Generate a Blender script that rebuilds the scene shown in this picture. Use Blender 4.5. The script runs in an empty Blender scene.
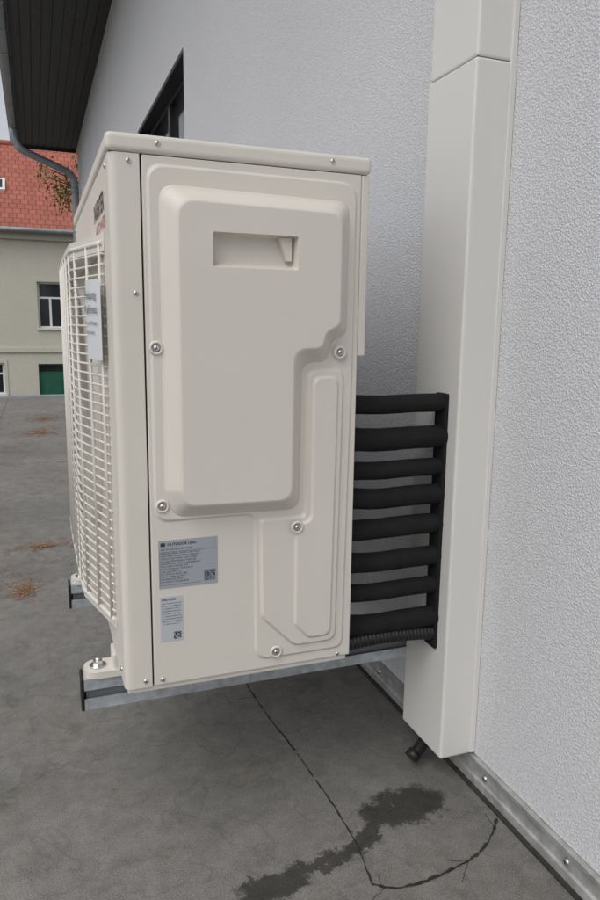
import bpy, bmesh, math, random
from mathutils import Vector, Matrix
random.seed(7)
scene=bpy.context.scene
COL=scene.collection

# ------------------------------------------------------------ materials
def newmat(name):
    m=bpy.data.materials.new(name); m.use_nodes=True
    nt=m.node_tree; b=nt.nodes["Principled BSDF"]
    return m,nt,b
def mat(name,col,rough=0.5,metal=0.0,var=0.06,vscale=6.0,bump=0.0,bscale=80.0,bdist=0.002,spec=0.5,rvar=0.08):
    m,nt,b=newmat(name)
    N=nt.nodes; L=nt.links
    tc=N.new("ShaderNodeTexCoord")
    n=N.new("ShaderNodeTexNoise"); n.inputs["Scale"].default_value=vscale; n.inputs["Detail"].default_value=3
    L.new(tc.outputs["Object"],n.inputs["Vector"])
    r=N.new("ShaderNodeValToRGB")
    r.color_ramp.elements[0].position=0.3; r.color_ramp.elements[1].position=0.7
    r.color_ramp.elements[0].color=[c*(1-var) for c in col]+[1]
    r.color_ramp.elements[1].color=[min(1,c*(1+var)) for c in col]+[1]
    L.new(n.outputs["Fac"],r.inputs["Fac"]); L.new(r.outputs["Color"],b.inputs["Base Color"])
    mr=N.new("ShaderNodeMapRange"); mr.inputs["To Min"].default_value=max(0,rough-rvar); mr.inputs["To Max"].default_value=min(1,rough+rvar)
    L.new(n.outputs["Fac"],mr.inputs["Value"]); L.new(mr.outputs["Result"],b.inputs["Roughness"])
    b.inputs["Metallic"].default_value=metal
    b.inputs["Specular IOR Level"].default_value=spec
    if bump>0:
        n2=N.new("ShaderNodeTexNoise"); n2.inputs["Scale"].default_value=bscale; n2.inputs["Detail"].default_value=2
        L.new(tc.outputs["Object"],n2.inputs["Vector"])
        bp=N.new("ShaderNodeBump"); bp.inputs["Strength"].default_value=bump; bp.inputs["Distance"].default_value=bdist
        L.new(n2.outputs["Fac"],bp.inputs["Height"]); L.new(bp.outputs["Normal"],b.inputs["Normal"])
    return m

CREAM=mat("cream_powder_coat",(0.690,0.653,0.590),0.45,var=0.03,vscale=3,bump=0.05,bscale=600,bdist=0.0004,spec=0.4)
CREAM2=mat("cream_plastic",(0.685,0.655,0.595),0.5,var=0.03,vscale=8)
GRILLE=mat("grille_plastic",(0.66,0.635,0.58),0.5,var=0.06,vscale=8)
DUCT=mat("duct_pvc",(0.73,0.715,0.685),0.4,var=0.02,vscale=2)
DARK=mat("dark_interior",(0.03,0.03,0.032),0.7,var=0.2)
GAP=mat("gap_shadow_dark",(0.06,0.055,0.05),0.8,var=0.1)  # near-black fill painting shade into lid and duct joints; also wall base core
WASH=mat("nylon_washer",(0.30,0.29,0.27),0.6,var=0.1)
BLACK=mat("black_foam",(0.012,0.012,0.013),0.8,var=0.25,vscale=30,bump=0.25,bscale=250,bdist=0.001,spec=0.25)
BLACKP=mat("black_plastic",(0.012,0.012,0.013),0.45,var=0.15)
GALV=mat("galvanised_steel",(0.50,0.535,0.575),0.42,metal=0.5,var=0.2,vscale=50,bump=0.05,bscale=200)
ZINC=mat("zinc_rail",(0.47,0.47,0.46),0.5,metal=0.45,var=0.25,vscale=25,bump=0.1,bscale=60)
STEEL=mat("screw_steel",(0.70,0.70,0.70),0.30,metal=1.0,var=0.1,vscale=100)
LABEL=mat("silver_label",(0.38,0.41,0.45),0.4,metal=0.15,var=0.04)
LABELW=mat("white_label",(0.50,0.53,0.57),0.45,var=0.03)
PAPER=mat("paper_sheet",(0.66,0.68,0.71),0.6,var=0.03)
INK=mat("label_ink",(0.04,0.04,0.045),0.6,var=0.1)
RED=mat("red_ink",(0.42,0.02,0.02),0.5,var=0.05)
SOFFIT=mat("soffit_wood",(0.032,0.030,0.030),0.7,var=0.3,vscale=5)
GUTTER=mat("grey_gutter",(0.22,0.245,0.265),0.5,metal=0.2,var=0.15,vscale=4)
PIPEG=mat("zinc_downpipe",(0.29,0.32,0.34),0.5,metal=0.2,var=0.15,vscale=5)
FRAMED=mat("anthracite_frame",(0.022,0.023,0.025),0.45,var=0.1)
WHITEF=mat("white_frame",(0.7,0.7,0.68),0.5,var=0.04)
GREEN=mat("green_door_paint",(0.012,0.10,0.06),0.5,var=0.1)
SEAM=mat("bitumen_seam",(0.035,0.034,0.032),0.85,var=0.3,vscale=30,bump=0.3,bscale=150,spec=0.2)
m,nt,b=newmat("window_glass"); b.inputs["Base Color"].default_value=(0.02,0.025,0.03,1); b.inputs["Roughness"].default_value=0.06
n=nt.nodes.new("ShaderNodeTexNoise"); n.inputs["Scale"].default_value=3
bp=nt.nodes.new("ShaderNodeBump"); bp.inputs["Strength"].default_value=0.03
nt.links.new(n.outputs["Fac"],bp.inputs["Height"]); nt.links.new(bp.outputs["Normal"],b.inputs["Normal"])
GLASS=m

def stucco(name,col,sc=250,strength=0.55,dist=0.003,pit_tone=0.84):
    m,nt,b=newmat(name); N=nt.nodes; L=nt.links
    g=N.new("ShaderNodeNewGeometry")
    n1=N.new("ShaderNodeTexNoise"); n1.inputs["Scale"].default_value=sc; n1.inputs["Detail"].default_value=2; n1.inputs["Roughness"].default_value=0.7
    n2=N.new("ShaderNodeTexNoise"); n2.inputs["Scale"].default_value=1.3; n2.inputs["Detail"].default_value=4
    v=N.new("ShaderNodeTexVoronoi"); v.inputs["Scale"].default_value=sc*0.8
    for x in (n1,n2,v): L.new(g.outputs["Position"],x.inputs["Vector"])
    r=N.new("ShaderNodeMapRange"); r.inputs["From Min"].default_value=0.0; r.inputs["From Max"].default_value=0.7; r.inputs["To Min"].default_value=1; r.inputs["To Max"].default_value=0
    L.new(v.outputs["Distance"],r.inputs["Value"])
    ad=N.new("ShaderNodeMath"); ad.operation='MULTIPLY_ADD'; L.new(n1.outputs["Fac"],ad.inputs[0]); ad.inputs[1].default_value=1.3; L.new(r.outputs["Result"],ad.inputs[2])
    bp=N.new("ShaderNodeBump"); bp.inputs["Strength"].default_value=strength; bp.inputs["Distance"].default_value=dist
    L.new(ad.outputs[0],bp.inputs["Height"]); L.new(bp.outputs["Normal"],b.inputs["Normal"])
    mx=N.new("ShaderNodeMix"); mx.data_type='RGBA'
    mx.inputs[6].default_value=[c*0.94 for c in col]+[1]; mx.inputs[7].default_value=[c*1.04 for c in col]+[1]
    L.new(n2.outputs["Fac"],mx.inputs[0])
    mr=N.new("ShaderNodeMapRange"); mr.inputs["From Min"].default_value=0.7; mr.inputs["From Max"].default_value=1.3; mr.inputs["To Min"].default_value=pit_tone; mr.inputs["To Max"].default_value=1.03  # base colour scaled down in the low spots of the bump grain
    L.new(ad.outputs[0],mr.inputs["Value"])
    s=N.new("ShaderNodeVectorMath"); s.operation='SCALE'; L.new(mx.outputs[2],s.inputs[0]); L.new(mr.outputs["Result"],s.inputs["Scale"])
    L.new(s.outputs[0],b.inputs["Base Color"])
    b.inputs["Roughness"].default_value=0.95; b.inputs["Specular IOR Level"].default_value=0.05
    return m
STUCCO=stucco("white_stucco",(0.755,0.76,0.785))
FACADE=stucco("beige_render",(0.56,0.54,0.46),sc=25,strength=0.15,dist=0.01,pit_tone=0.96)

# ------------------------------------------------------------ mesh helpers
def empty(name):
    e=bpy.data.objects.new(name,None); COL.objects.link(e); e.empty_display_size=0.1; return e
def mesh_obj(name,bm,mt,parent=None,recalc=True):
    if recalc: bmesh.ops.recalc_face_normals(bm,faces=bm.faces)
    me=bpy.data.meshes.new(name); bm.to_mesh(me); bm.free()
    o=bpy.data.objects.new(name,me); COL.objects.link(o)
    if mt: me.materials.append(mt)
    if parent: o.parent=parent
    return o
def bevel(o,w,seg=3):
    md=o.modifiers.new("bev",'BEVEL'); md.width=w; md.segments=seg; md.limit_method='ANGLE'; md.angle_limit=math.radians(40)
    md.harden_normals=False
def add_box(bm,x0,x1,y0,y1,z0,z1):
    vs=[bm.verts.new((x,y,z)) for x in(x0,x1) for y in(y0,y1) for z in(z0,z1)]
    for f in ((0,1,3,2),(4,6,7,5),(0,4,5,1),(2,3,7,6),(0,2,6,4),(1,5,7,3)):
        bm.faces.new([vs[i] for i in f])
def box(name,x0,x1,y0,y1,z0,z1,mt,parent=None,bev=0,seg=3):
    bm=bmesh.new(); add_box(bm,x0,x1,y0,y1,z0,z1)
    o=mesh_obj(name,bm,mt,parent)
    if bev:
        bevel(o,bev,seg)
        for p in o.data.polygons: p.use_smooth=False
    return o
def fillet(pts,rad,n=6):
    out=[]; N=len(pts)
    for i in range(N):
        p=Vector(pts[i]); a=Vector(pts[i-1]); c=Vector(pts[(i+1)%N])
        r=rad[i] if isinstance(rad,(list,tuple)) else rad
        u=(a-p).normalized(); v=(c-p).normalized()
        ang=u.angle(v); t=r/max(1e-6,math.tan(ang/2))
        t=min(t,0.48*(a-p).length,0.48*(c-p).length)
        p0=p+u*t; p1=p+v*t
        for k in range(n+1):
            s=k/n
            out.append(((1-s)**2)*p0+2*s*(1-s)*p+s*s*p1)
    return out
def offset(pts,d):
    N=len(pts); P=[Vector(p) for p in pts]
    area=sum(P[i].x*P[(i+1)%N].y-P[(i+1)%N].x*P[i].y for i in range(N))
    sg=1 if area>0 else -1
    out=[]
    for i in range(N):
        e1=(P[i]-P[i-1]).normalized(); e2=(P[(i+1)%N]-P[i]).normalized()
        n1=Vector((-e1.y,e1.x))*sg; n2=Vector((-e2.y,e2.x))*sg
        b=(n1+n2); b=b/ max(0.2,(1+n1.dot(n2)))
        out.append(P[i]+b*d)
    return out
def relief(name,pts,rad,inset,y0,y1,mt,parent,n=6,back=0.004,crisp=0.0):
    """raised pressed-metal shape on the side face; polygon is (x,z)"""
    bm=bmesh.new(); rings=[]
    prof=[(0,-back),(0,0)]
    S=10
    for k in range(1,S+1):
        s=k/S
        sm=s*s*(3-2*s)
        e=0.16
        if s<e: cr=s*s/(2*e)
        elif s>1-e: cr=(1-e)-((1-s)**2)/(2*e)
        else: cr=s-e/2
        cr=cr/(1-e)
        prof.append((s,sm*(1-crisp)+cr*crisp))
    for s,h in prof:
        off=offset(pts,inset*s)
        rr=[max(0.004,r) for r in rad] if isinstance(rad,(list,tuple)) else rad
        pl=fillet(off,rr,n)
        y = y0+back if h<0 else y0+(y1-y0)*h
        rings.append([bm.verts.new((q.x,y,q.y)) for q in pl])
    M=len(rings[0])
    for a,b_ in zip(rings[:-1],rings[1:]):
        for i in range(M):
            f=bm.faces.new((a[i],a[(i+1)%M],b_[(i+1)%M],b_[i])); f.smooth=True
    bm.faces.new(rings[-1]); bm.faces.new(rings[0][::-1])
    return mesh_obj(name,bm,mt,parent)
def prism(name,pts,axis,a0,a1,mt,parent=None,smooth=False):
    def P(p,a):
        if axis=='z': return (p[0],p[1],a)
        if axis=='y': return (p[0],a,p[1])
        return (a,p[0],p[1])
    bm=bmesh.new()
    A=[bm.verts.new(P(p,a0)) for p in pts]; B=[bm.verts.new(P(p,a1)) for p in pts]
    M=len(pts)
    for i in range(M):
        f=bm.faces.new((A[i],A[(i+1)%M],B[(i+1)%M],B[i])); f.smooth=smooth
    bm.faces.new(A[::-1]); bm.faces.new(B)
    return mesh_obj(name,bm,mt,parent)
def tube_bm(bm,path,r,seg=10,caps=True):
    path=[Vector(p) for p in path]; rings=[]
    rf=(lambda i:r[i]) if isinstance(r,(list,tuple)) else (lambda i:r)
    prevu=None
    for i,p in enumerate(path):
        if i==0: t=path[1]-p
        elif i==len(path)-1: t=p-path[-2]
        else: t=(path[i+1]-p).normalized()+(p-path[i-1]).normalized()
        t.normalize()
        if prevu is None:
            ref=Vector((0,0,1)) if abs(t.z)<0.9 else Vector((1,0,0))
            u=t.cross(ref).normalized()
        else:
            u=(prevu-t*prevu.dot(t)).normalized()
        prevu=u; v=t.cross(u)
        rings.append([bm.verts.new(p+(u*math.cos(2*math.pi*k/seg)+v*math.sin(2*math.pi*k/seg))*rf(i)) for k in range(seg)])
    for a,b_ in zip(rings[:-1],rings[1:]):
        for k in range(seg):
            f=bm.faces.new((a[k],a[(k+1)%seg],b_[(k+1)%seg],b_[k])); f.smooth=True
    if caps:
        bm.faces.new(rings[0][::-1]); bm.faces.new(rings[-1])
def tube(name,path,r,mt,parent=None,seg=14):
    bm=bmesh.new(); tube_bm(bm,path,r,seg); return mesh_obj(name,bm,mt,parent)
def smoothpath(pts,n=6):
    P=[Vector(p) for p in pts]; out=[]
    for i in range(len(P)-1):
        p0=P[max(0,i-1)];p1=P[i];p2=P[i+1];p3=P[min(len(P)-1,i+2)]
        for k in range(n):
            t=k/n
            out.append(0.5*((2*p1)+(p2-p0)*t+(2*p0-5*p1+4*p2-p3)*t*t+(3*p1-p0-3*p2+p3)*t**3))
    out.append(P[-1]); return out
def cut(o,cutter):
    md=o.modifiers.new("cut",'BOOLEAN'); md.object=cutter; md.operation='DIFFERENCE'; md.solver='EXACT'
    bpy.context.view_layer.update()
    dg=bpy.context.evaluated_depsgraph_get()
    me=bpy.data.meshes.new_from_object(o.evaluated_get(dg))
    o.modifiers.remove(md); o.data=me
def kill(o): bpy.data.objects.remove(o,do_unlink=True)
def screw(name,x,y,z,r,mt,parent,direction='-y',cup=0.0):
    bm=bmesh.new(); seg=20
    prof=[(r,0),(r,0.25*r),(r*0.85,0.5*r),(r*0.5,0.68*r),(r*0.12,0.72*r)]
    rings=[[bm.verts.new((rr*math.cos(2*math.pi*k/seg),-h,rr*math.sin(2*math.pi*k/seg))) for k in range(seg)] for rr,h in prof]
    for a,b_ in zip(rings[:-1],rings[1:]):
        for k in range(seg):
            f=bm.faces.new((a[k],a[(k+1)%seg],b_[(k+1)%seg],b_[k])); f.smooth=True
    bm.faces.new(rings[-1]); bm.faces.new(rings[0][::-1])
    o=mesh_obj(name,bm,mt,parent)
    bm=bmesh.new()
    add_box(bm,-r*.5,r*.5,-0.76*r,-0.6*r,-r*.09,r*.09); add_box(bm,-r*.09,r*.09,-0.765*r,-0.6*r,-r*.5,r*.5)
    s=mesh_obj(name+"_slot",bm,DARK,parent)
    rot=0
    if direction=='-x': rot=-math.pi/2
    for q in (o,s):
        q.location=(x,y,z); q.rotation_euler=(0,0,rot)
    s.rotation_euler=(0,random.uniform(0,1.5) if rot==0 else 0,rot)
    if cup>0:
        bm=bmesh.new(); seg=32
        prof=[(cup*1.45,0.0006),(cup*1.25,-0.0022),(cup*1.10,-0.0028),(cup*0.97,-0.0022),(cup*0.86,0.0002)]
        rings=[[bm.verts.new((rr*math.cos(2*math.pi*k/seg),h,rr*math.sin(2*math.pi*k/seg))) for k in range(seg)] for rr,h in prof]
        for a,b_ in zip(rings[:-1],rings[1:]):
            for k in range(seg):
                f=bm.faces.new((a[k],a[(k+1)%seg],b_[(k+1)%seg],b_[k])); f.smooth=True
        c=mesh_obj(name+"_cup",bm,CREAM,parent); c.location=(x,y,z)
        bm=bmesh.new()
        bmesh.ops.create_circle(bm,cap_ends=True,radius=cup*0.87,segments=28,matrix=Matrix.Rotation(math.pi/2,4,'X'))
        c=mesh_obj(name+"_washer",bm,WASH,parent); c.location=(x,y-0.0004,z)
def text(name,body,x,y,z,size,mt,parent,rz=0.0,bold=0.0,align='LEFT'):
    cu=bpy.data.curves.new(name,'FONT'); cu.body=body; cu.size=size; cu.offset=bold; cu.align_x=align; cu.resolution_u=2
    o=bpy.data.objects.new(name,cu); COL.objects.link(o); cu.materials.append(mt)
    o.location=(x,y,z); o.rotation_euler=(math.pi/2,0,rz); o.parent=parent
    return o

# ------------------------------------------------------------ HEAT PUMP
hp=empty("heat_pump_outdoor_unit")
ZB,ZT=0.405,1.402
YN,YF=1.30,2.35
core=box("inner_chassis",0.165,0.604,YN+0.0125,YF-0.012,ZB+0.004,ZT+0.004,DARK,hp)
fp=fillet([(0.130,YN),(0.183,YN),(0.183,YN+0.011),(0.160,YN+0.014),(0.160,YF-0.014),(0.183,YF-0.011),(0.183,YF),(0.130,YF)],
          [0.016,0.001,0.001,0.001,0.001,0.001,0.001,0.016],6)
front=prism("front_panel",[(p.x,p.y) for p in fp],'z',ZB,ZT-0.001,CREAM,hp,smooth=False)
bm=bmesh.new(); bmesh.ops.create_cone(bm,cap_ends=True,segments=72,radius1=0.30,radius2=0.30,depth=0.20,matrix=Matrix.Translation((0.205,1.95,0.89))@Matrix.Rotation(math.pi/2,4,'Y'))
cc=mesh_obj("cutter",bm,None)
cut(front,cc); cut(core,cc); kill(cc)
bm=bmesh.new(); seg=72
prof=[(0.30,0.17),(0.298,0.12),(0.302,0.105),(0.315,0.112),(0.325,0.1295)]
rings=[[bm.verts.new((x,1.95+r*math.cos(2*math.pi*k/seg),0.89+r*math.sin(2*math.pi*k/seg))) for k in range(seg)] for r,x in prof]
for a,b_ in zip(rings[:-1],rings[1:]):
    for k in range(seg):
        f=bm.faces.new((a[k],a[(k+1)%seg],b_[(k+1)%seg],b_[k])); f.smooth=True
mesh_obj("bell_mouth",bm,CREAM2,hp)
bm=bmesh.new()
tube_bm(bm,[(0.15,1.95,0.89),(0.21,1.95,0.89)],0.06,24)
for k in range(3):
    a0=k*2*math.pi/3; prev=None
    for j in range(9):
        a=a0+j*0.19; row=[]
        for rr in (0.055,0.15,0.22,0.285):
            row.append(bm.verts.new((0.155+0.008*j,1.95+rr*math.cos(a+rr),0.89+rr*math.sin(a+rr))))
        if prev:
            for q in range(3):
                f=bm.faces.new((prev[q],prev[q+1],row[q+1],row[q])); f.smooth=True
        prev=row
mesh_obj("fan",bm,mat("fan_plastic",(0.10,0.10,0.10),0.5),hp)

box("service_panel",0.1865,0.609,YN,YN+0.011,ZB,ZT-0.001,CREAM,hp,0.0025,2)
box("rear_corner_post",0.6095,0.6265,YN+0.001,YN+0.10,1.052,ZT-0.001,CREAM,hp,0.003,2)
box("rear_post_lower",0.600,0.6085,YN+0.012,YN+0.10,ZB,1.05,CREAM,hp,0.002,2)
box("far_side_panel",0.1865,0.609,YF-0.011,YF,ZB,ZT-0.001,CREAM,hp,0.0025,2)
box("base_pan",0.136,0.603,YN+0.006,YF-0.006,ZB-0.012,ZB-0.001,CREAM,hp,0.002,2)
box("top_lid",0.126,0.629,YN-0.004,YF+0.004,ZT,1.434,CREAM,hp,0.009,4)
box("lid_shadow_joint",0.132,0.605,YN+0.003,YF-0.003,ZT-0.0008,ZT+0.002,GAP,hp)
bm=bmesh.new()
for k in range(50):
    y=YN+0.12+k*0.024
    if y<YF-0.03: add_box(bm,0.604,0.612,y,y+0.004,ZB+0.02,ZT-0.02)
mesh_obj("rear_coil_fins",bm,GALV,hp)

relief("pressed_panel_outline",[(0.193,1.388),(0.600,1.386),(0.600,1.06),(0.592,0.425),(0.392,0.425),(0.389,0.738),(0.193,0.738)],
       [0.03,0.035,0.02,0.02,0.03,0.02,0.03],0.006,YN,YN-0.004,CREAM,hp)
YA=YN-0.004
bul=relief("service_cover_bulge",[(0.214,1.354),(0.582,1.348),(0.582,1.098),(0.549,1.080),(0.540,1.042),(0.488,1.040),(0.486,0.744),(0.232,0.748),(0.214,0.800)],
       [0.032,0.028,0.02,0.018,0.02,0.028,0.028,0.03,0.03],0.030,YA,YN-0.037,CREAM,hp,n=8,crisp=0.85)
bm=bmesh.new()
hx0,hx1,hz0,hz1=0.304,0.466,1.212,1.273
RF=YN-0.0085
A=[bm.verts.new(p) for p in ((hx0-0.002,YN-0.045,hz0-0.002),(hx1+0.002,YN-0.045,hz0-0.002),(hx1+0.002,YN-0.045,hz1+0.002),(hx0-0.002,YN-0.045,hz1+0.002))]
B=[bm.verts.new(p) for p in ((hx0+0.004,RF,hz0+0.012),(hx1-0.006,RF,hz0+0.012),(hx1-0.006,RF,hz1-0.002),(hx0+0.004,RF,hz1-0.002))]
for i in range(4): bm.faces.new((A[i],A[(i+1)%4],B[(i+1)%4],B[i]))
bm.faces.new(A[::-1]); bm.faces.new(B)
cc=mesh_obj("cutter",bm,None); bevel(cc,0.003,3)
cut(bul,cc); kill(cc)
prism("handle_inner_stop",[(0.432,1.272),(0.457,1.272),(0.457,1.230),(0.447,1.230)],'y',YN-0.024,RF-0.0005,CREAM2,hp)

relief("pressed_channel",[(0.496,1.026),(0.579,1.030),(0.573,0.447),(0.476,0.447),(0.404,0.520),(0.400,0.731),(0.494,0.731)],
       [0.022,0.022,0.02,0.03,0.03,0.008,0.008],0.006,YA,YA-0.006,CREAM,hp,crisp=0.8)
relief("pressed_channel_inner",[(0.508,1.013),(0.566,1.016),(0.560,0.462),(0.506,0.462),(0.474,0.497),(0.474,0.715),(0.508,0.722)],
       [0.018,0.02,0.018,0.02,0.02,0.008,0.02],0.006,YA-0.006,YA-0.0105,CREAM,hp,crisp=0.8)
for i,(x,z) in enumerate([(0.204,1.068),(0.566,1.060),(0.209,0.771),(0.478,0.709),(0.438,0.441)]):
    yy={0:YA,1:YA-0.0070,2:YA,3:YA-0.0108,4:YA-0.001}[i]
    screw(f"panel_screw_{i+1}",x,yy-0.001,z,0.0056,STEEL,hp,cup=0.0094)
for i,(x,z,y) in enumerate([(0.164,1.388,YN),(0.171,1.165,YN),(0.170,0.419,YN),(0.203,0.417,YN),(0.214,1.420,YN-0.004),(0.545,1.420,YN-0.004),(0.58,0.412,YN)]):
    screw(f"case_screw_{i+1}",x,y,z,0.0048,STEEL,hp)
for i,(y,z) in enumerate([(1.345,1.385),(2.30,1.385),(1.345,0.43),(2.30,0.43)]):
    screw(f"front_screw_{i+1}",0.130,y,z,0.005,STEEL,hp,direction='-x')

# labels
box("rating_plate",0.200,0.316,YN-0.0006,YN+0.001,0.605,0.702,LABEL,hp)
yl=YN-0.0009
text("rating_plate_header","OUTDOOR UNIT",0.217,yl,0.691,0.0075,INK,hp,bold=0.0002)
text("rating_plate_title","AIR TO WATER HEAT PUMP",0.204,yl,0.682,0.0050,INK,hp)
words="MODEL SERIAL NO. 230V 50Hz RATED INPUT 4.5kW CURRENT REFRIGERANT R32 2.2kg MAX PRESSURE HP 4.15MPa LP IP24 WEIGHT 98kg YEAR OUTPUT COP NOISE dB".split()
for r in range(12):
    line=""
    lim = 34 if r<5 else 24
    while len(line)<lim-4:
        line+=random.choice(words)+" "
    text(f"rating_plate_line_{r+1}",line[:lim],0.204,yl,0.674-r*0.0052,0.0045,INK,hp)
bm=bmesh.new()
for i in range(21):
    for j in range(21):
        corner=((i<7 and j<7) or (i<7 and j>13) or (i>13 and j>13))
        if corner:
            ii=i if i<7 else i-14; jj=j if j<7 else j-14
            on = ii in(0,6) or jj in(0,6) or (2<=ii<=4 and 2<=jj<=4)
        else: on=random.random()<0.5
        if on:
            s=0.00105; x=0.289+i*s; z=0.613+j*s
            bm.faces.new([bm.verts.new(p) for p in ((x,yl,z),(x+s,yl,z),(x+s,yl,z+s),(x,yl,z+s))])
mesh_obj("rating_plate_code",bm,INK,hp)
bm=bmesh.new()
for (x0,x1,z0,z1) in ((0.202,0.314,0.6785,0.679),(0.202,0.281,0.6115,0.612),(0.202,0.2025,0.612,0.679),(0.2645,0.265,0.645,0.679),(0.204,0.213,0.690,0.697)):
    bm.faces.new([bm.verts.new(p) for p in ((x0,yl,z0),(x1,yl,z0),(x1,yl,z1),(x0,yl,z1))])
mesh_obj("rating_plate_rules",bm,INK,hp)
box("caution_label",0.201,0.246,YN-0.0006,YN+0.001,0.495,0.588,LABELW,hp)
text("caution_label_head","CAUTION",0.2035,yl,0.580,0.0062,INK,hp,bold=0.0002)
for r in range(9):
    text(f"caution_label_line_{r+1}","".join(random.choice("abcdeilmnorstu  ") for _ in range(19)),0.2035,yl,0.573-r*0.0053,0.0046,INK,hp)
bm=bmesh.new()
for i in range(11):
    for j in range(11):
        if random.random()<0.55:
            s=0.0014; x=0.2265+i*s; z=0.499+j*s
            bm.faces.new([bm.verts.new(p) for p in ((x,yl,z),(x+s,yl,z),(x+s,yl,z+s),(x,yl,z+s))])
mesh_obj("caution_label_code",bm,INK,hp)
text("front_badge","INVERTER",0.1290,1.62,1.32,0.050,FRAMED,hp,rz=-math.pi/2,bold=0.001)
text("front_badge_small","AIR TO WATER",0.1290,1.58,1.288,0.030,RED,hp,rz=-math.pi/2)

# fan guard
gr=bmesh.new()
def gpath(z):
    pts=[(0.128,1.425,z),(0.085,1.60,z),(0.078,1.66,z),(0.076,1.95,z),(0.078,2.26,z),(0.088,2.305,z),(0.128,2.33,z)]
    return smoothpath(pts,3)
z0g,z1g=0.500,1.262
nb=40
for i in range(nb):
    z=z0g+(z1g-z0g)*i/(nb-1)
    tube_bm(gr,gpath(z),0.0025 if 0<i<nb-1 else 0.0055,6)
for (x,y) in [(0.122,1.44),(0.1035,1.515),(0.085,1.60),(0.077,1.68),(0.0745,1.78),(0.0738,1.88),(0.0736,1.98),(0.074,2.08),(0.0748,2.18),(0.079,2.27),(0.112,2.325)]:
    tube_bm(gr,[(x,y,z0g),(x,y,z1g)],0.0038,6)
mesh_obj("fan_guard_rods",gr,GRILLE,hp)
for nm,za,zb in (("fan_guard_top_hood",z1g-0.016,z1g+0.016),("fan_guard_bottom_hood",z0g-0.016,z0g+0.004)):
    pl=[(p.x-0.0015,p.y) for p in gpath(0)]
    pl=[(0.1295,1.42)]+pl+[(0.1295,2.335)]
    prism(nm,pl,'z',za,zb,GRILLE,hp)
# sheet of paper pasted over the near edge of the guard
bm=bmesh.new()
sx0,sy0,sx1,sy1=0.1205,1.405,0.1005,1.510
N=8; rows=[]
for i in range(N+1):
    t=i/N
    x=sx0+(sx1-sx0)*t-0.002-0.002*math.sin(t*math.pi); y=sy0+(sy1-sy0)*t
    rows.append([bm.verts.new((x,y,z)) for z in (1.040,1.195)])
for a,b_ in zip(rows[:-1],rows[1:]):
    f=bm.faces.new((a[0],b_[0],b_[1],a[1])); f.smooth=True
ps=mesh_obj("paper_sheet",bm,PAPER,hp)
ang=math.atan2(sy0-sy1,sx0-sx1)
for k,(tx,sz,zz) in enumerate((("Heizung",0.024,1.158),("Referenz",0.024,1.130),("Info und Montage",0.0115,1.108),("Telefon Service",0.0105,1.090))):
    text(f"paper_sheet_text_{k+1}",tx,sx1-0.0052,sy1-0.006,zz,sz,INK,hp,rz=ang)

# feet
for i,yc in enumerate((1.523,2.123)):
    box(f"mounting_foot_{i+1}",0.125,0.62,yc-0.030,yc+0.030,0.352,0.3925,CREAM2,hp,0.004,2)
    pts=fillet([(0.064,yc-0.034),(0.16,yc-0.034),(0.16,yc+0.034),(0.064,yc+0.034)],[0.03,0.002,0.002,0.03],6)
    prism(f"foot_flange_{i+1}",[(p.x,p.y) for p in pts],'z',0.341,0.356,CREAM2,hp)
    tube(f"foot_washer_{i+1}",[(0.094,yc,0.356),(0.094,yc,0.360)],0.018,STEEL,hp,20)
    bm=bmesh.new(); bmesh.ops.create_cone(bm,cap_ends=True,segments=6,radius1=0.011,radius2=0.011,depth=0.010,matrix=Matrix.Translation((0.094,yc,0.365)))
    mesh_obj(f"foot_nut_{i+1}",bm,STEEL,hp)
    tube(f"foot_bolt_{i+1}",[(0.094,yc,0.364),(0.094,yc,0.376)],0.005,STEEL,hp,10)

# ------------------------------------------------------------ brackets
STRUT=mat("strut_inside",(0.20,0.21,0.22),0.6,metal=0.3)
for i,yc in enumerate((1.523,2.123)):
    br=empty("wall_bracket" )
    y0,y1=yc-0.0275,yc+0.0275; z0,z1=0.268,0.340; t=0.003
    prof=[(y0,z0),(y1,z0),(y1,z1),(y0,z1),(y0,z1-0.026),(y0+t,z1-0.026),(y0+t,z1-t),(y1-t,z1-t),(y1-t,z0+t),(y0+t,z0+t),(y0+t,z0+0.026),(y0,z0+0.026)]
    prism("arm",prof,'x',0.062,0.958,GALV,br)
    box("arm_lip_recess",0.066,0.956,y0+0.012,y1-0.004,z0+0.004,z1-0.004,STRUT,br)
    box("end_cap",0.055,0.0615,y0-0.001,y1+0.001,z0-0.001,z1+0.001,BLACKP,br,0.002,2)
    box("upright",0.903,0.9615,yc-0.0225,yc+0.0225,0.342,1.285,GALV,br,0.002,2)
    box("upright_foot",0.903,0.9615,yc-0.0225,yc+0.0225,0.13,0.2665,GALV,br,0.002,2)
    for k,z in enumerate((0.2,0.5,0.8,1.1)):
        tube(f"anchor_bolt_{k+1}",[(0.903,yc,z),(0.893,yc,z)],0.008,STEEL,br,6)

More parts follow.
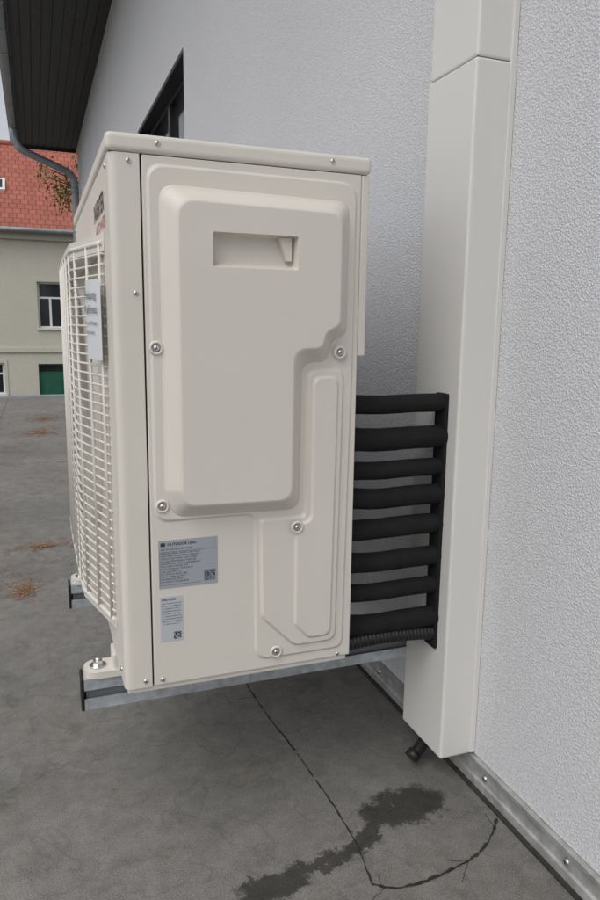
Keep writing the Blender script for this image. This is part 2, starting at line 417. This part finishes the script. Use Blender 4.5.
# ------------------------------------------------------------ pipes
rp=empty("insulated_refrigerant_pipes")
for i,z in enumerate((0.944,0.866,0.796,0.731,0.661,0.582,0.510,0.430)):
    yc=1.376
    s=random.uniform(-0.004,0.004)
    R=(0.021,0.026,0.0205,0.0235,0.0235,0.023,0.0205,0.0245)[i]
    path=smoothpath([(0.56,yc,z+0.003+s),(0.62,yc,z+0.003+s),(0.70,yc+0.002,z-0.002),(0.78,yc,z),(0.835,yc,z),(0.868,yc,z)],4)
    tube(f"pipe_{i+1}",path,[R*(1+random.uniform(-0.012,0.012)) for _ in path],BLACK,rp,20)
box("pipe_entry_seal",0.857,0.872,1.354,1.402,0.352,0.965,BLACK,rp,0.004,2)
path=[];rad=[]
for k in range(90):
    t=k/89; path.append((0.58+0.285*t,1.372,0.385+0.010*math.sin(t*3.1)+0.004)); rad.append(0.0185 if k%3 else 0.0150)
tube("corrugated_conduit",path,rad,BLACKP,rp,14)

# ------------------------------------------------------------ duct
du=empty("wall_cable_duct")
box("duct_cover_lower",0.865,0.9615,1.315,1.505,0.083,1.655,DUCT,du,0.006,3)
box("duct_cover_upper",0.868,0.9615,1.318,1.502,1.6565,4.55,DUCT,du,0.006,3)
box("duct_joint_shadow",0.871,0.9612,1.321,1.499,1.650,1.662,GAP,du)
box("duct_back_tray",0.948,0.9614,1.3125,1.5075,0.086,4.55,DUCT,du,0.001,1)
dp=empty("condensate_drain_pipe")
tube("drain_hose",smoothpath([(0.905,1.43,0.14),(0.903,1.43,0.085),(0.885,1.425,0.062),(0.862,1.415,0.048),(0.845,1.410,0.040)],5),0.015,BLACKP,dp,14)
tube("drain_collar",[(0.854,1.412,0.047),(0.839,1.408,0.0365)],0.0185,BLACKP,dp,14)

# ------------------------------------------------------------ rendered wall building with eave
wb=empty("white_rendered_building")
W=0.962
wy0,wy1,wz0,wz1=4.76,6.9,1.55,2.84
Ystart,Yend=-5.0,15.5
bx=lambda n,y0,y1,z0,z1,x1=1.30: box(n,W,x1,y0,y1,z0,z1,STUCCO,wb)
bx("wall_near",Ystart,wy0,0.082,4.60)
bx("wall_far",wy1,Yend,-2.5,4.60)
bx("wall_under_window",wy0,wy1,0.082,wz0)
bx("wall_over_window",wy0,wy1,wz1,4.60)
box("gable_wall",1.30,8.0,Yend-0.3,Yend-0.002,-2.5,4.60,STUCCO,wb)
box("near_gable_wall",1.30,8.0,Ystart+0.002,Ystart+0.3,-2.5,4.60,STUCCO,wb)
box("wall_base_core",W+0.022,1.30,Ystart,wy1-0.003,-2.5,0.080,GAP,wb)
box("window_frame_top",1.065,1.12,wy0,wy1,wz1-0.05,wz1,FRAMED,wb)
box("window_frame_bottom",1.065,1.12,wy0,wy1,wz0,wz0+0.07,FRAMED,wb)
box("window_frame_near",1.065,1.12,wy0,wy0+0.07,wz0+0.07,wz1-0.05,FRAMED,wb)
box("window_frame_far",1.065,1.12,wy1-0.07,wy1,wz0+0.07,wz1-0.05,FRAMED,wb)
box("window_mullion",1.060,1.119,5.80,5.88,wz0+0.07,wz1-0.05,FRAMED,wb)
box("window_glass",1.095,1.105,wy0+0.07,wy1-0.07,wz0+0.07,wz1-0.05,GLASS,wb)
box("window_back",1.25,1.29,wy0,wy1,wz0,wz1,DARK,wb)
box("window_reveal_lining_top",0.975,1.064,wy0,wy1,wz1-0.012,wz1-0.001,FRAMED,wb)
box("window_reveal_lining_far",0.975,1.064,wy1-0.012,wy1-0.001,wz0,wz1-0.013,FRAMED,wb)
box("window_sill",0.925,1.065,wy0-0.02,wy1+0.02,wz0-0.03,wz0-0.003,PIPEG,wb)
bm=bmesh.new()
x=-0.12; 
while x<W-0.002:
    add_box(bm,x,min(x+0.115,W-0.001),Ystart,Yend+0.35,4.605,4.625); x+=0.121
mesh_obj("soffit_boards",bm,SOFFIT,wb)
box("soffit_backing",-0.12,1.30,Ystart,Yend+0.35,4.628,4.65,SOFFIT,wb)
box("fascia",-0.145,-0.121,Ystart,Yend+0.352,4.56,4.74,SOFFIT,wb)
box("verge_board",-0.12,W-0.0,Yend+0.352,Yend+0.375,4.55,4.76,SOFFIT,wb)
bm=bmesh.new()
s=math.tan(math.radians(28))
v=[(-0.22,Ystart-0.2,4.66),(-0.22,Yend+0.4,4.66),(4.6,Yend+0.4,4.66+4.82*s),(4.6,Ystart-0.2,4.66+4.82*s)]
A=[bm.verts.new(p) for p in v]; B=[bm.verts.new((p[0],p[1],p[2]+0.1)) for p in v]
for i in range(4): bm.faces.new((A[i],A[(i+1)%4],B[(i+1)%4],B[i]))
bm.faces.new(A[::-1]); bm.faces.new(B)
mesh_obj("roof_slope",bm,mat("dark_roof_tiles",(0.08,0.07,0.065),0.7),wb)
bm=bmesh.new(); rings=[]
for (r) in (0.070,0.066):
    for yy in (Ystart,Yend+0.3):
        rings.append([bm.verts.new((-0.205+r*math.cos(math.pi+math.pi*k/12),yy,4.625+r*math.sin(math.pi+math.pi*k/12))) for k in range(13)])
def strip(a,b_):
    for k in range(len(a)-1):
        f=bm.faces.new((a[k],a[k+1],b_[k+1],b_[k])); f.smooth=True
strip(rings[0],rings[1]); strip(rings[2],rings[3])
bm.faces.new(rings[0]); bm.faces.new(rings[1])
mesh_obj("gutter",bm,GUTTER,wb,recalc=False)
tube("gutter_bead",[(-0.278,Ystart,4.628),(-0.278,Yend+0.3,4.628)],0.010,GUTTER,wb,8)
bm=bmesh.new()
y=Ystart+0.4
while y<Yend:
    for k in range(12):
        a0=math.pi+math.pi*k/12; a1=math.pi+math.pi*(k+1)/12
        r=0.0735
        vs=[bm.verts.new((-0.205+r*math.cos(a),yy,4.625+r*math.sin(a))) for a,yy in ((a0,y),(a1,y),(a1,y+0.03),(a0,y+0.03))]
        bm.faces.new(vs)
    y+=0.8
mesh_obj("gutter_brackets",bm,PIPEG,wb,recalc=False)
tube("downpipe",smoothpath([(-0.205,14.5,4.57),(-0.205,14.5,4.47),(-0.15,14.52,4.32),(-0.02,14.58,4.22),(0.62,14.98,4.05),(0.80,15.10,3.97),(0.86,15.15,3.80),(0.865,15.16,3.0),(0.865,15.16,1.0),(0.865,15.16,-2.4)],5),0.066,PIPEG,wb,16)
tube("downpipe_collar",[(0.862,15.16,3.74),(0.862,15.16,3.64)],0.074,PIPEG,wb,16)

# base rail
rl=empty("wall_base_rail")
prof=[(W+0.004,0.004),(W-0.008,0.004),(W-0.008,0.028),(W-0.003,0.032),(W-0.003,0.062),(W-0.010,0.067),(W-0.012,0.079),(W+0.004,0.0805)]
prism("rail_profile",prof,'y',Ystart,11.2,ZINC,rl)
y=-0.42; k=1
while y<6:
    screw(f"rail_screw_{k}",W-0.003,y+0.001,0.047,0.0085,STEEL,rl,direction='-x'); y+=0.28; k+=1

# ------------------------------------------------------------ roof terrace
def terrace_mat():
    m,nt,b=newmat("roofing_felt"); N=nt.nodes; L=nt.links
    g=N.new("ShaderNodeNewGeometry"); pos=g.outputs["Position"]
    def noise(sc,det=6,rough=0.55,dist=0):
        n=N.new("ShaderNodeTexNoise"); n.inputs["Scale"].default_value=sc; n.inputs["Detail"].default_value=det
        n.inputs["Roughness"].default_value=rough; n.inputs["Distortion"].default_value=dist
        L.new(pos,n.inputs["Vector"]); return n
    def ramp(src,p0,p1,c0,c1):
        r=N.new("ShaderNodeValToRGB"); r.color_ramp.elements[0].position=p0; r.color_ramp.elements[1].position=p1
        r.color_ramp.elements[0].color=c0; r.color_ramp.elements[1].color=c1; L.new(src,r.inputs["Fac"]); return r
    def mult(a,b_,fac=1.0,mode='MULTIPLY'):
        x=N.new("ShaderNodeMix"); x.data_type='RGBA'; x.blend_type=mode; 
        if isinstance(fac,float): x.inputs[0].default_value=fac
        else: L.new(fac,x.inputs[0])
        L.new(a,x.inputs[6])
        if isinstance(b_,tuple): x.inputs[7].default_value=b_
        else: L.new(b_,x.inputs[7])
        return x.outputs[2]
    big=ramp(noise(1.3,6,0.65).outputs["Fac"],0.32,0.70,(0.175,0.170,0.160,1),(0.255,0.247,0.235,1))
    mid=ramp(noise(14,6,0.8).outputs["Fac"],0.33,0.67,(0.78,0.78,0.77,1),(1.16,1.16,1.16,1))
    fn=noise(420,2,0.9)
    fine=ramp(fn.outputs["Fac"],0.36,0.66,(0.50,0.50,0.50,1),(1.50,1.49,1.46,1))
    c=mult(big.outputs["Color"],mid.outputs["Color"]); c=mult(c,fine.outputs["Color"])
    vo=N.new("ShaderNodeTexVoronoi"); vo.inputs["Scale"].default_value=230; L.new(pos,vo.inputs["Vector"])
    ch=N.new("ShaderNodeMapRange"); ch.inputs["From Min"].default_value=0.10; ch.inputs["From Max"].default_value=0.22; ch.inputs["To Min"].default_value=0.5; ch.inputs["To Max"].default_value=0.0
    L.new(vo.outputs["Distance"],ch.inputs["Value"])
    c=mult(c,(0.42,0.41,0.38,1),ch.outputs["Result"],'MIX')
    moss=ramp(noise(4.2,7,0.8,0.4).outputs["Fac"],0.56,0.68,(0,0,0,1),(0.42,0.42,0.42,1))
    c=mult(c,(0.10,0.097,0.075,1),moss.outputs["Color"],'MIX')
    # old water marks with faint rims
    wm=noise(2.2,4,0.6,0.3)
    band=N.new("ShaderNodeMath"); band.operation='PINGPONG'; L.new(wm.outputs["Fac"],band.inputs[0]); band.inputs[1].default_value=0.07
    bm_=N.new("ShaderNodeMapRange"); bm_.inputs["From Min"].default_value=0.0; bm_.inputs["From Max"].default_value=0.012; bm_.inputs["To Min"].default_value=0.84; bm_.inputs["To Max"].default_value=1.0
    L.new(band.outputs[0],bm_.inputs["Value"])
    sv=N.new("ShaderNodeVectorMath"); sv.operation='SCALE'; L.new(c,sv.inputs[0]); L.new(bm_.outputs["Result"],sv.inputs["Scale"]); c=sv.outputs[0]
    # wet stains
    dn=noise(22,6,0.8); sub=N.new("ShaderNodeVectorMath"); sub.operation='SUBTRACT'; L.new(dn.outputs["Color"],sub.inputs[0]); sub.inputs[1].default_value=(0.5,0.5,0.5)
    sc=N.new("ShaderNodeVectorMath"); sc.operation='SCALE'; sc.inputs["Scale"].default_value=0.13; L.new(sub.outputs[0],sc.inputs[0])
    ad=N.new("ShaderNodeVectorMath"); ad.operation='ADD'; L.new(pos,ad.inputs[0]); L.new(sc.outputs[0],ad.inputs[1])
    prev=None
    for (cx,cy,rx,ry,rot) in ((0.760,1.295,0.115,0.066,0.1),(0.63,1.235,0.09,0.024,0.55),(0.50,1.195,0.10,0.022,0.2),(0.40,1.170,0.095,0.040,0.15)):
        s1=N.new("ShaderNodeVectorMath"); s1.operation='SUBTRACT'; L.new(ad.outputs[0],s1.inputs[0]); s1.inputs[1].default_value=(cx,cy,0)
        rt=N.new("ShaderNodeVectorRotate"); rt.rotation_type='Z_AXIS'; rt.inputs["Angle"].default_value=-rot; L.new(s1.outputs[0],rt.inputs["Vector"])
        ml=N.new("ShaderNodeVectorMath"); ml.operation='MULTIPLY'; L.new(rt.outputs[0],ml.inputs[0]); ml.inputs[1].default_value=(1/rx,1/ry,0)
        ln=N.new("ShaderNodeVectorMath"); ln.operation='LENGTH'; L.new(ml.outputs[0],ln.inputs[0])
        if prev is None: prev=ln.outputs["Value"]
        else:
            mn=N.new("ShaderNodeMath"); mn.operation='MINIMUM'; L.new(prev,mn.inputs[0]); L.new(ln.outputs["Value"],mn.inputs[1]); prev=mn.outputs[0]
    wet=N.new("ShaderNodeMapRange"); wet.inputs["From Min"].default_value=0.85; wet.inputs["From Max"].default_value=1.05
    wet.inputs["To Min"].default_value=0.86; wet.inputs["To Max"].default_value=0.0; L.new(prev,wet.inputs["Value"])
    c2=mult(c,(0.20,0.195,0.18,1))
    c=mult(c,c2,wet.outputs["Result"],'MIX')
    L.new(c,b.inputs["Base Color"])
    rr=N.new("ShaderNodeMapRange"); rr.inputs["To Min"].default_value=0.92; rr.inputs["To Max"].default_value=0.55
    L.new(wet.outputs["Result"],rr.inputs["Value"]); L.new(rr.outputs["Result"],b.inputs["Roughness"])
    bp=N.new("ShaderNodeBump"); bp.inputs["Strength"].default_value=0.6; bp.inputs["Distance"].default_value=0.0018
    L.new(fn.outputs["Fac"],bp.inputs["Height"])
    L.new(bp.outputs["Normal"],b.inputs["Normal"])
    b.inputs["Specular IOR Level"].default_value=0.25
    return m
FELT=terrace_mat()
te=empty("flat_roof_terrace")
box("roof_surface",-9,W+0.02,-5,11.25,-2.5,0.0,FELT,te)
box("roof_edge_trim",-9,W,11.25,11.38,-0.15,0.035,PIPEG,te,0.01,2)
def ribbon(bm,pts,w,z,gap=0.0):
    P=[Vector((p[0],p[1],0)) for p in pts]; prev=None
    for i,p in enumerate(P):
        t=(P[min(i+1,len(P)-1)]-P[max(0,i-1)]).normalized(); n=Vector((-t.y,t.x,0))
        ww=w*random.uniform(0.35,1.5)
        a=bm.verts.new((p.x+n.x*ww/2,p.y+n.y*ww/2,z)); b_=bm.verts.new((p.x-n.x*ww/2,p.y-n.y*ww/2,z))
        if prev and random.random()>gap: bm.faces.new((prev[0],a,b_,prev[1]))
        prev=(a,b_)
def jitter(pts,step,amp):
    out=[]
    P=smoothpath([(p[0],p[1],0) for p in pts],4)
    for a,b_ in zip(P[:-1],P[1:]):
        n=max(1,int((b_-a).length/step))
        for k in range(n):
            q=a.lerp(b_,k/n); out.append((q.x+random.uniform(-amp,amp),q.y+random.uniform(-amp,amp)))
    out.append((P[-1].x,P[-1].y)); return out
bm=bmesh.new()
main=jitter([(0.575,5.0),(0.570,3.0),(0.568,1.93),(0.590,1.6),(0.604,1.265),(0.583,1.107)],0.014,0.0014)
ribbon(bm,main,0.0040,0.0012,0.04)
crk=jitter([(0.583,1.107),(0.62,1.085),(0.665,1.078),(0.727,1.083),(0.809,1.098),(0.885,1.135),(0.94,1.185)],0.008,0.0016)
ribbon(bm,crk,0.0062,0.0012,0.03)
for k in range(16):
    src=random.choice(main[10:]+crk); a=random.uniform(0,6.28); pts=[src]; 
    for j in range(random.randint(3,7)):
        a+=random.uniform(-0.5,0.5); pts.append((pts[-1][0]+0.012*math.cos(a),pts[-1][1]+0.012*math.sin(a)))
    ribbon(bm,pts,0.0014,0.0014)
for xs in (-0.43,-1.43,-2.43,-3.43):
    ribbon(bm,jitter([(xs,-3),(xs+0.01,3),(xs-0.01,7),(xs,11.2)],0.03,0.002),0.005,0.0012,0.1)
ribbon(bm,jitter([(-4,5.9),(-1,5.92),(0.57,5.9)],0.03,0.002),0.006,0.0016,0.1)
mesh_obj("roof_seams",bm,SEAM,te)
bm=bmesh.new(); tube_bm(bm,[(W-0.010,-5,0.002),(W-0.010,11.2,0.002)],0.007,8)
mesh_obj("rail_sealant",bm,SEAM,te)

def needles_mat():
    m,nt,b=newmat("dry_needles"); N=nt.nodes; L=nt.links
    g=N.new("ShaderNodeNewGeometry"); n=N.new("ShaderNodeTexWhiteNoise"); n.noise_dimensions='1D'
    L.new(g.outputs["Random Per Island"],n.inputs["W"])
    r=N.new("ShaderNodeValToRGB"); r.color_ramp.elements[0].color=(0.16,0.08,0.035,1); r.color_ramp.elements[1].color=(0.42,0.24,0.11,1)
    L.new(n.outputs["Value"],r.inputs["Fac"]); L.new(r.outputs["Color"],b.inputs["Base Color"]); b.inputs["Roughness"].default_value=0.8
    return m
bm=bmesh.new()
for (cx,cy,rx,ry,n,s) in ((-0.10,3.02,0.10,0.16,420,0.018),(-0.02,3.62,0.20,0.10,420,0.018),(-0.25,3.3,0.3,0.5,200,0.018),(0.0,7.6,0.25,0.5,420,0.04),(0.03,8.7,0.35,0.6,420,0.04),(-0.6,5.5,0.9,2.5,320,0.03),(0.7,2.2,0.25,0.8,50,0.012),(0.45,1.5,0.5,0.5,70,0.008),(0.0,1.9,0.5,0.6,70,0.012),(-1.5,4,1.5,4,300,0.04)):
    for _ in range(n):
        a=random.uniform(0,6.28); r=abs(random.gauss(0,0.55))
        x=cx+rx*r*math.cos(a); y=cy+ry*r*math.sin(a)
        if x>W-0.03: continue
        t=random.uniform(0,6.28); l=s*random.uniform(0.5,1.2)/2; w=s*random.uniform(0.04,0.11)
        dx,dy=math.cos(t),math.sin(t); z=random.uniform(0.004,0.008)
        vs=[bm.verts.new(p) for p in ((x-dx*l-dy*w,y-dy*l+dx*w,z),(x+dx*l-dy*w,y+dy*l+dx*w,z+0.002),(x+dx*l+dy*w,y+dy*l-dx*w,z+0.002),(x-dx*l+dy*w,y-dy*l-dx*w,z))]
        bm.faces.new(vs)
mesh_obj("fallen_needles",bm,needles_mat(),None)

# ------------------------------------------------------------ ground + far house
bm=bmesh.new()
vs=[bm.verts.new(p) for p in ((-400,-400,-2.5),(400,-400,-2.5),(400,400,-2.5),(-400,400,-2.5))]; bm.faces.new(vs)
mesh_obj("ground",bm,mat("yard_paving",(0.12,0.12,0.10),0.9,var=0.3,vscale=0.5),None)

def tiles_mat():
    m,nt,b=newmat("red_roof_tiles"); N=nt.nodes; L=nt.links
    tc=N.new("ShaderNodeTexCoord")
    br=N.new("ShaderNodeTexBrick"); br.inputs["Scale"].default_value=1.0
    br.inputs["Brick Width"].default_value=0.24; br.inputs["Row Height"].default_value=0.30; br.inputs["Mortar Size"].default_value=0.018
    br.inputs["Color1"].default_value=(0.40,0.12,0.08,1); br.inputs["Color2"].default_value=(0.33,0.095,0.065,1); br.inputs["Mortar"].default_value=(0.17,0.055,0.04,1)
    L.new(tc.outputs["UV"],br.inputs["Vector"])
    n=N.new("ShaderNodeTexNoise"); n.inputs["Scale"].default_value=0.8; n.inputs["Detail"].default_value=6; L.new(tc.outputs["Object"],n.inputs["Vector"])
    r=N.new("ShaderNodeMapRange"); r.inputs["To Min"].default_value=0.7; r.inputs["To Max"].default_value=1.25; L.new(n.outputs["Fac"],r.inputs["Value"])
    mx=N.new("ShaderNodeVectorMath"); mx.operation='SCALE'; L.new(br.outputs["Color"],mx.inputs[0]); L.new(r.outputs["Result"],mx.inputs["Scale"])
    L.new(mx.outputs[0],b.inputs["Base Color"]); b.inputs["Roughness"].default_value=0.75
    return m
fh=empty("rendered_house")
HX0,HX1,HY,HZ=-11.0,9.0,25.0,-2.5
EZ=4.05
holes=[]
for cx,w in ((0.50,0.78),(-2.3,0.78),(-5.1,0.78),(-7.9,0.78),(3.3,0.78),(6.1,0.78)):
    holes.append((cx-w/2,cx+w/2,0.95,2.44,'win'))
holes.append((0.03,0.92,-2.48,-0.23,'door'))
holes.append((-1.90,-1.02,-1.22,-0.19,'win'))
for cx in (-4.2,-7.0,3.3,6.1): holes.append((cx-0.44,cx+0.44,-1.22,-0.19,'win'))
xs=sorted(set([HX0,HX1]+[h[0] for h in holes]+[h[1] for h in holes])); zs=sorted(set([HZ,EZ]+[h[2] for h in holes]+[h[3] for h in holes]))
bm=bmesh.new()
def inhole(x,z): return any(h[0]<x<h[1] and h[2]<z<h[3] for h in holes)
for i in range(len(xs)-1):
    for j in range(len(zs)-1):
        if inhole((xs[i]+xs[i+1])/2,(zs[j]+zs[j+1])/2): continue
        bm.faces.new([bm.verts.new(p) for p in ((xs[i],HY,zs[j]),(xs[i+1],HY,zs[j]),(xs[i+1],HY,zs[j+1]),(xs[i],HY,zs[j+1]))])
for h in holes:
    x0,x1,z0,z1,_=h; d=HY+0.16
    for q in (((x0,HY,z0),(x0,d,z0),(x0,d,z1),(x0,HY,z1)),((x1,HY,z0),(x1,d,z0),(x1,d,z1),(x1,HY,z1)),((x0,HY,z1),(x1,HY,z1),(x1,d,z1),(x0,d,z1)),((x0,HY,z0),(x1,HY,z0),(x1,d,z0),(x0,d,z0))):
        bm.faces.new([bm.verts.new(p) for p in q])
mesh_obj("walls",bm,FACADE,fh,recalc=False)
box("side_wall_1",HX0,HX0+0.3,HY+0.002,HY+8,HZ,EZ,FACADE,fh)
box("side_wall_2",HX1-0.3,HX1,HY+0.002,HY+8,HZ,EZ,FACADE,fh)
box("back_wall",HX0+0.3,HX1-0.3,HY+7.7,HY+7.99,HZ,EZ,FACADE,fh)
for i,h in enumerate(holes):
    x0,x1,z0,z1,kind=h; y=HY+0.10
    if kind=='win':
        bm=bmesh.new(); t=0.06
        add_box(bm,x0,x1,y,y+0.05,z1-t,z1-0.001); add_box(bm,x0,x1,y,y+0.05,z0+0.001,z0+t)
        add_box(bm,x0+0.001,x0+t,y+0.001,y+0.049,z0+t,z1-t); add_box(bm,x1-t,x1-0.001,y+0.001,y+0.049,z0+t,z1-t)
        zm=z0+(z1-z0)*0.66
        add_box(bm,(x0+x1)/2-0.035,(x0+x1)/2+0.035,y-0.004,y+0.046,z0+t,zm-0.03)
        add_box(bm,x0+t,x1-t,y-0.002,y+0.048,zm-0.03,zm+0.03)
        mesh_obj(f"window_frame_{i+1}",bm,WHITEF,fh)
        box(f"window_pane_{i+1}",x0+t,x1-t,y+0.02,y+0.03,z0+t,z1-t,GLASS,fh)
        box(f"window_ledge_{i+1}",x0-0.06,x1+0.06,HY-0.07,HY+0.10,z0-0.05,z0-0.002,WHITEF,fh)
        bm=bmesh.new(); t=0.10
        for q in ((x0-t,x0-0.002,z0,z1+t),(x1+0.002,x1+t,z0,z1+t),(x0-0.002,x1+0.002,z1+0.002,z1+t)):
            add_box(bm,q[0],q[1],HY-0.02,HY-0.001,q[2],q[3])
        mesh_obj(f"window_surround_{i+1}",bm,FACADE,fh)
    else:
        box("door_leaf",x0+0.05,x1-0.05,y,y+0.05,z0,z1-0.3,GREEN,fh)
        box("door_transom",x0+0.05,x1-0.05,y+0.02,y+0.04,z1-0.27,z1-0.05,GLASS,fh)
        bm=bmesh.new(); add_box(bm,x0,x0+0.05,y-0.01,y+0.06,z0,z1); add_box(bm,x1-0.05,x1,y-0.01,y+0.06,z0,z1); add_box(bm,x0+0.05,x1-0.05,y-0.01,y+0.06,z1-0.05,z1); add_box(bm,x0+0.05,x1-0.05,y-0.01,y+0.06,z1-0.3,z1-0.27)
        mesh_obj("door_frame",bm,GREEN,fh)
        bm=bmesh.new(); 
        for zz in (z0+0.2,z0+1.05): add_box(bm,x0+0.16,x1-0.16,y-0.015,y-0.001,zz,zz+0.7)
        mesh_obj("door_panels",bm,GREEN,fh)
box("cornice",HX0-0.02,HX1+0.02,HY-0.12,HY-0.001,EZ-0.30,EZ-0.02,FACADE,fh)
box("string_course",HX0-0.02,HX1+0.02,HY-0.05,HY-0.001,0.15,0.30,FACADE,fh)
bm=bmesh.new(); uv=bm.loops.layers.uv.new("UVMap")
ry=29.2; rz=7.55
def rface(pts,uvs):
    f=bm.faces.new([bm.verts.new(p) for p in pts])
    for l,u in zip(f.loops,uvs): l[uv].uv=u
LL=math.hypot(ry-HY+0.35,rz-EZ)
rface(((HX0-0.3,HY-0.35,EZ),(HX1+0.3,HY-0.35,EZ),(HX1+0.3,ry,rz),(HX0-0.3,ry,rz)),((0,0),(20.6,0),(20.6,LL),(0,LL)))
rface(((HX0-0.3,HY+8.35,EZ),(HX1+0.3,HY+8.35,EZ),(HX1+0.3,ry,rz),(HX0-0.3,ry,rz)),((0,0),(20.6,0),(20.6,LL),(0,LL)))
mesh_obj("roof",bm,tiles_mat(),fh,recalc=False)
tube("ridge_tiles",[(HX0-0.3,ry,rz),(HX1+0.3,ry,rz)],0.12,mat("ridge_tile",(0.33,0.09,0.06),0.8),fh,10)
for gx in (HX0,HX1-0.02):
    prism("gable",[(HY,EZ),(HY+8,EZ),(ry,rz-0.06)],'x',gx,gx+0.02,FACADE,fh)
tube("eave_gutter",[(HX0-0.3,HY-0.42,EZ-0.04),(HX1+0.3,HY-0.42,EZ-0.04)],0.07,PIPEG,fh,10)
sl=(rz-EZ)/(ry-HY+0.35)
for i,(rx0,rx1) in enumerate(((-1.7,-0.72),(-6.2,-5.3),(4.2,5.1))):
    bm=bmesh.new()
    ya,yb=26.4,27.0
    za=EZ+(ya-HY+0.35)*sl; zb=EZ+(yb-HY+0.35)*sl
    A=[bm.verts.new(p) for p in ((rx0,ya,za),(rx1,ya,za),(rx1,yb,zb),(rx0,yb,zb))]
    B=[bm.verts.new((v.co.x,v.co.y-0.06,v.co.z+0.08)) for v in A]
    for k in range(4): bm.faces.new((A[k],A[(k+1)%4],B[(k+1)%4],B[k]))
    bm.faces.new(B)
    mesh_obj(f"roof_light_{i+1}",bm,WHITEF,fh)
    bm=bmesh.new()
    ins=0.09
    q=[Vector((rx0+ins,ya-0.06+ins,za+0.085+ins*sl)),Vector((rx1-ins,ya-0.06+ins,za+0.085+ins*sl)),Vector((rx1-ins,yb-0.06-ins,zb+0.085-ins*sl)),Vector((rx0+ins,yb-0.06-ins,zb+0.085-ins*sl))]
    bm.faces.new([bm.verts.new(p+Vector((0,-0.004,0.005))) for p in q])
    mesh_obj(f"roof_light_glass_{i+1}",bm,GLASS,fh)

# ------------------------------------------------------------ tree behind the corner
tr=empty("deciduous_tree")
bm=bmesh.new()
base=Vector((2.9,20.0,-2.5))
tube_bm(bm,smoothpath([base,base+Vector((0.05,0,2.5)),base+Vector((-0.1,0.1,5)),base+Vector((0,0,8.5))],4),[0.24-0.014*k for k in range(13)],10)
limbs=[]
for k in range(16):
    a=random.uniform(0,6.28); z=random.uniform(4.6,8.2); l=random.uniform(1.3,2.4)*(1-(z-4.6)/9)
    p0=base+Vector((0,0,z)); p2=p0+Vector((math.cos(a)*l,math.sin(a)*l,random.uniform(0.5,1.3)))
    limbs.append((p0,p2))
p0=base+Vector((0,0,6.0))
for e in ((0.95,19.8,5.6),(0.30,19.8,5.05),(0.60,20.1,4.85),(0.90,20.0,4.6),(0.45,19.7,4.75),(0.75,19.7,4.4)): limbs.append((p0,Vector(e)))
for p0,p2 in limbs:
    mdl=(p0+p2)/2+Vector((0,0,0.25))
    path=smoothpath([p0,mdl,p2],4); tube_bm(bm,path,[0.045-0.0045*i for i in range(len(path))],6)
mesh_obj("trunk_and_limbs",bm,mat("bark",(0.06,0.045,0.035),0.9,var=0.3,vscale=10),tr)
def leaf_mat():
    m,nt,b=newmat("autumn_leaves"); N=nt.nodes; L=nt.links
    g=N.new("ShaderNodeNewGeometry")
    r=N.new("ShaderNodeValToRGB"); r.color_ramp.elements[0].color=(0.06,0.09,0.02,1); r.color_ramp.elements[1].color=(0.26,0.12,0.03,1)
    e=r.color_ramp.elements.new(0.6); e.color=(0.15,0.15,0.03,1)
    L.new(g.outputs["Random Per Island"],r.inputs["Fac"]); L.new(r.outputs["Color"],b.inputs["Base Color"]); b.inputs["Roughness"].default_value=0.6
    return m
bm=bmesh.new()
for p0,p2 in limbs:
    for c in range(6):
        cpt=p0.lerp(p2,random.uniform(0.45,1.08))+Vector([random.gauss(0,0.12) for _ in range(3)])
        for _ in range(34):
            q=cpt+Vector([random.gauss(0,0.14) for _ in range(3)])
            u=Vector([random.gauss(0,1) for _ in range(3)]).normalized(); w=u.orthogonal().normalized()
            s=random.uniform(0.03,0.06)
            bm.faces.new([bm.verts.new(q+d) for d in (-u*s,w*s*0.6,u*s,-w*s*0.6)])
mesh_obj("leaves",bm,leaf_mat(),tr,recalc=False)

# ------------------------------------------------------------ light
world=bpy.data.worlds.new("World"); scene.world=world; world.use_nodes=True
nt=world.node_tree; bg=nt.nodes["Background"]
sky=nt.nodes.new("ShaderNodeTexSky"); sky.sky_type='NISHITA'; sky.sun_disc=False
el,az=math.radians(55),math.radians(228)
sky.sun_elevation=el; sky.sun_rotation=az; sky.dust_density=3.0; sky.ozone_density=1.0
hs=nt.nodes.new("ShaderNodeHueSaturation"); hs.inputs["Saturation"].default_value=0.22
nt.links.new(sky.outputs["Color"],hs.inputs["Color"]); nt.links.new(hs.outputs["Color"],bg.inputs["Color"])
bg.inputs["Strength"].default_value=0.15
sd=bpy.data.lights.new("sun",'SUN'); sd.energy=1.0; sd.angle=math.radians(60); sd.color=(1.0,0.98,0.955)
so=bpy.data.objects.new("sun",sd); COL.objects.link(so)
dirv=Vector((math.sin(az)*math.cos(el),math.cos(az)*math.cos(el),math.sin(el)))
so.rotation_euler=dirv.to_track_quat('Z','Y').to_euler(); so.location=dirv*30

# ------------------------------------------------------------ camera
Rv=Vector((0.9370129704475403,-0.34906089305877686,0.012770470231771469))
Dv=Vector((-0.04889783263206482,-0.16728578507900238,-0.9846950769424438))
Fv=Vector((0.34585487842559814,0.9220476746559143,-0.17381727695465088))
cam=bpy.data.cameras.new("camera"); co=bpy.data.objects.new("camera",cam); COL.objects.link(co)
M=Matrix((( Rv.x,-Dv.x,-Fv.x,0),(Rv.y,-Dv.y,-Fv.y,0),(Rv.z,-Dv.z,-Fv.z,1.11),(0,0,0,1)))
co.matrix_world=M
cam.sensor_fit='VERTICAL'; cam.sensor_height=36; cam.lens=28.0
cam.clip_start=0.05; cam.clip_end=1500
scene.camera=co
scene.view_settings.view_transform='Standard'; scene.view_settings.look='None'; scene.view_settings.exposure=0
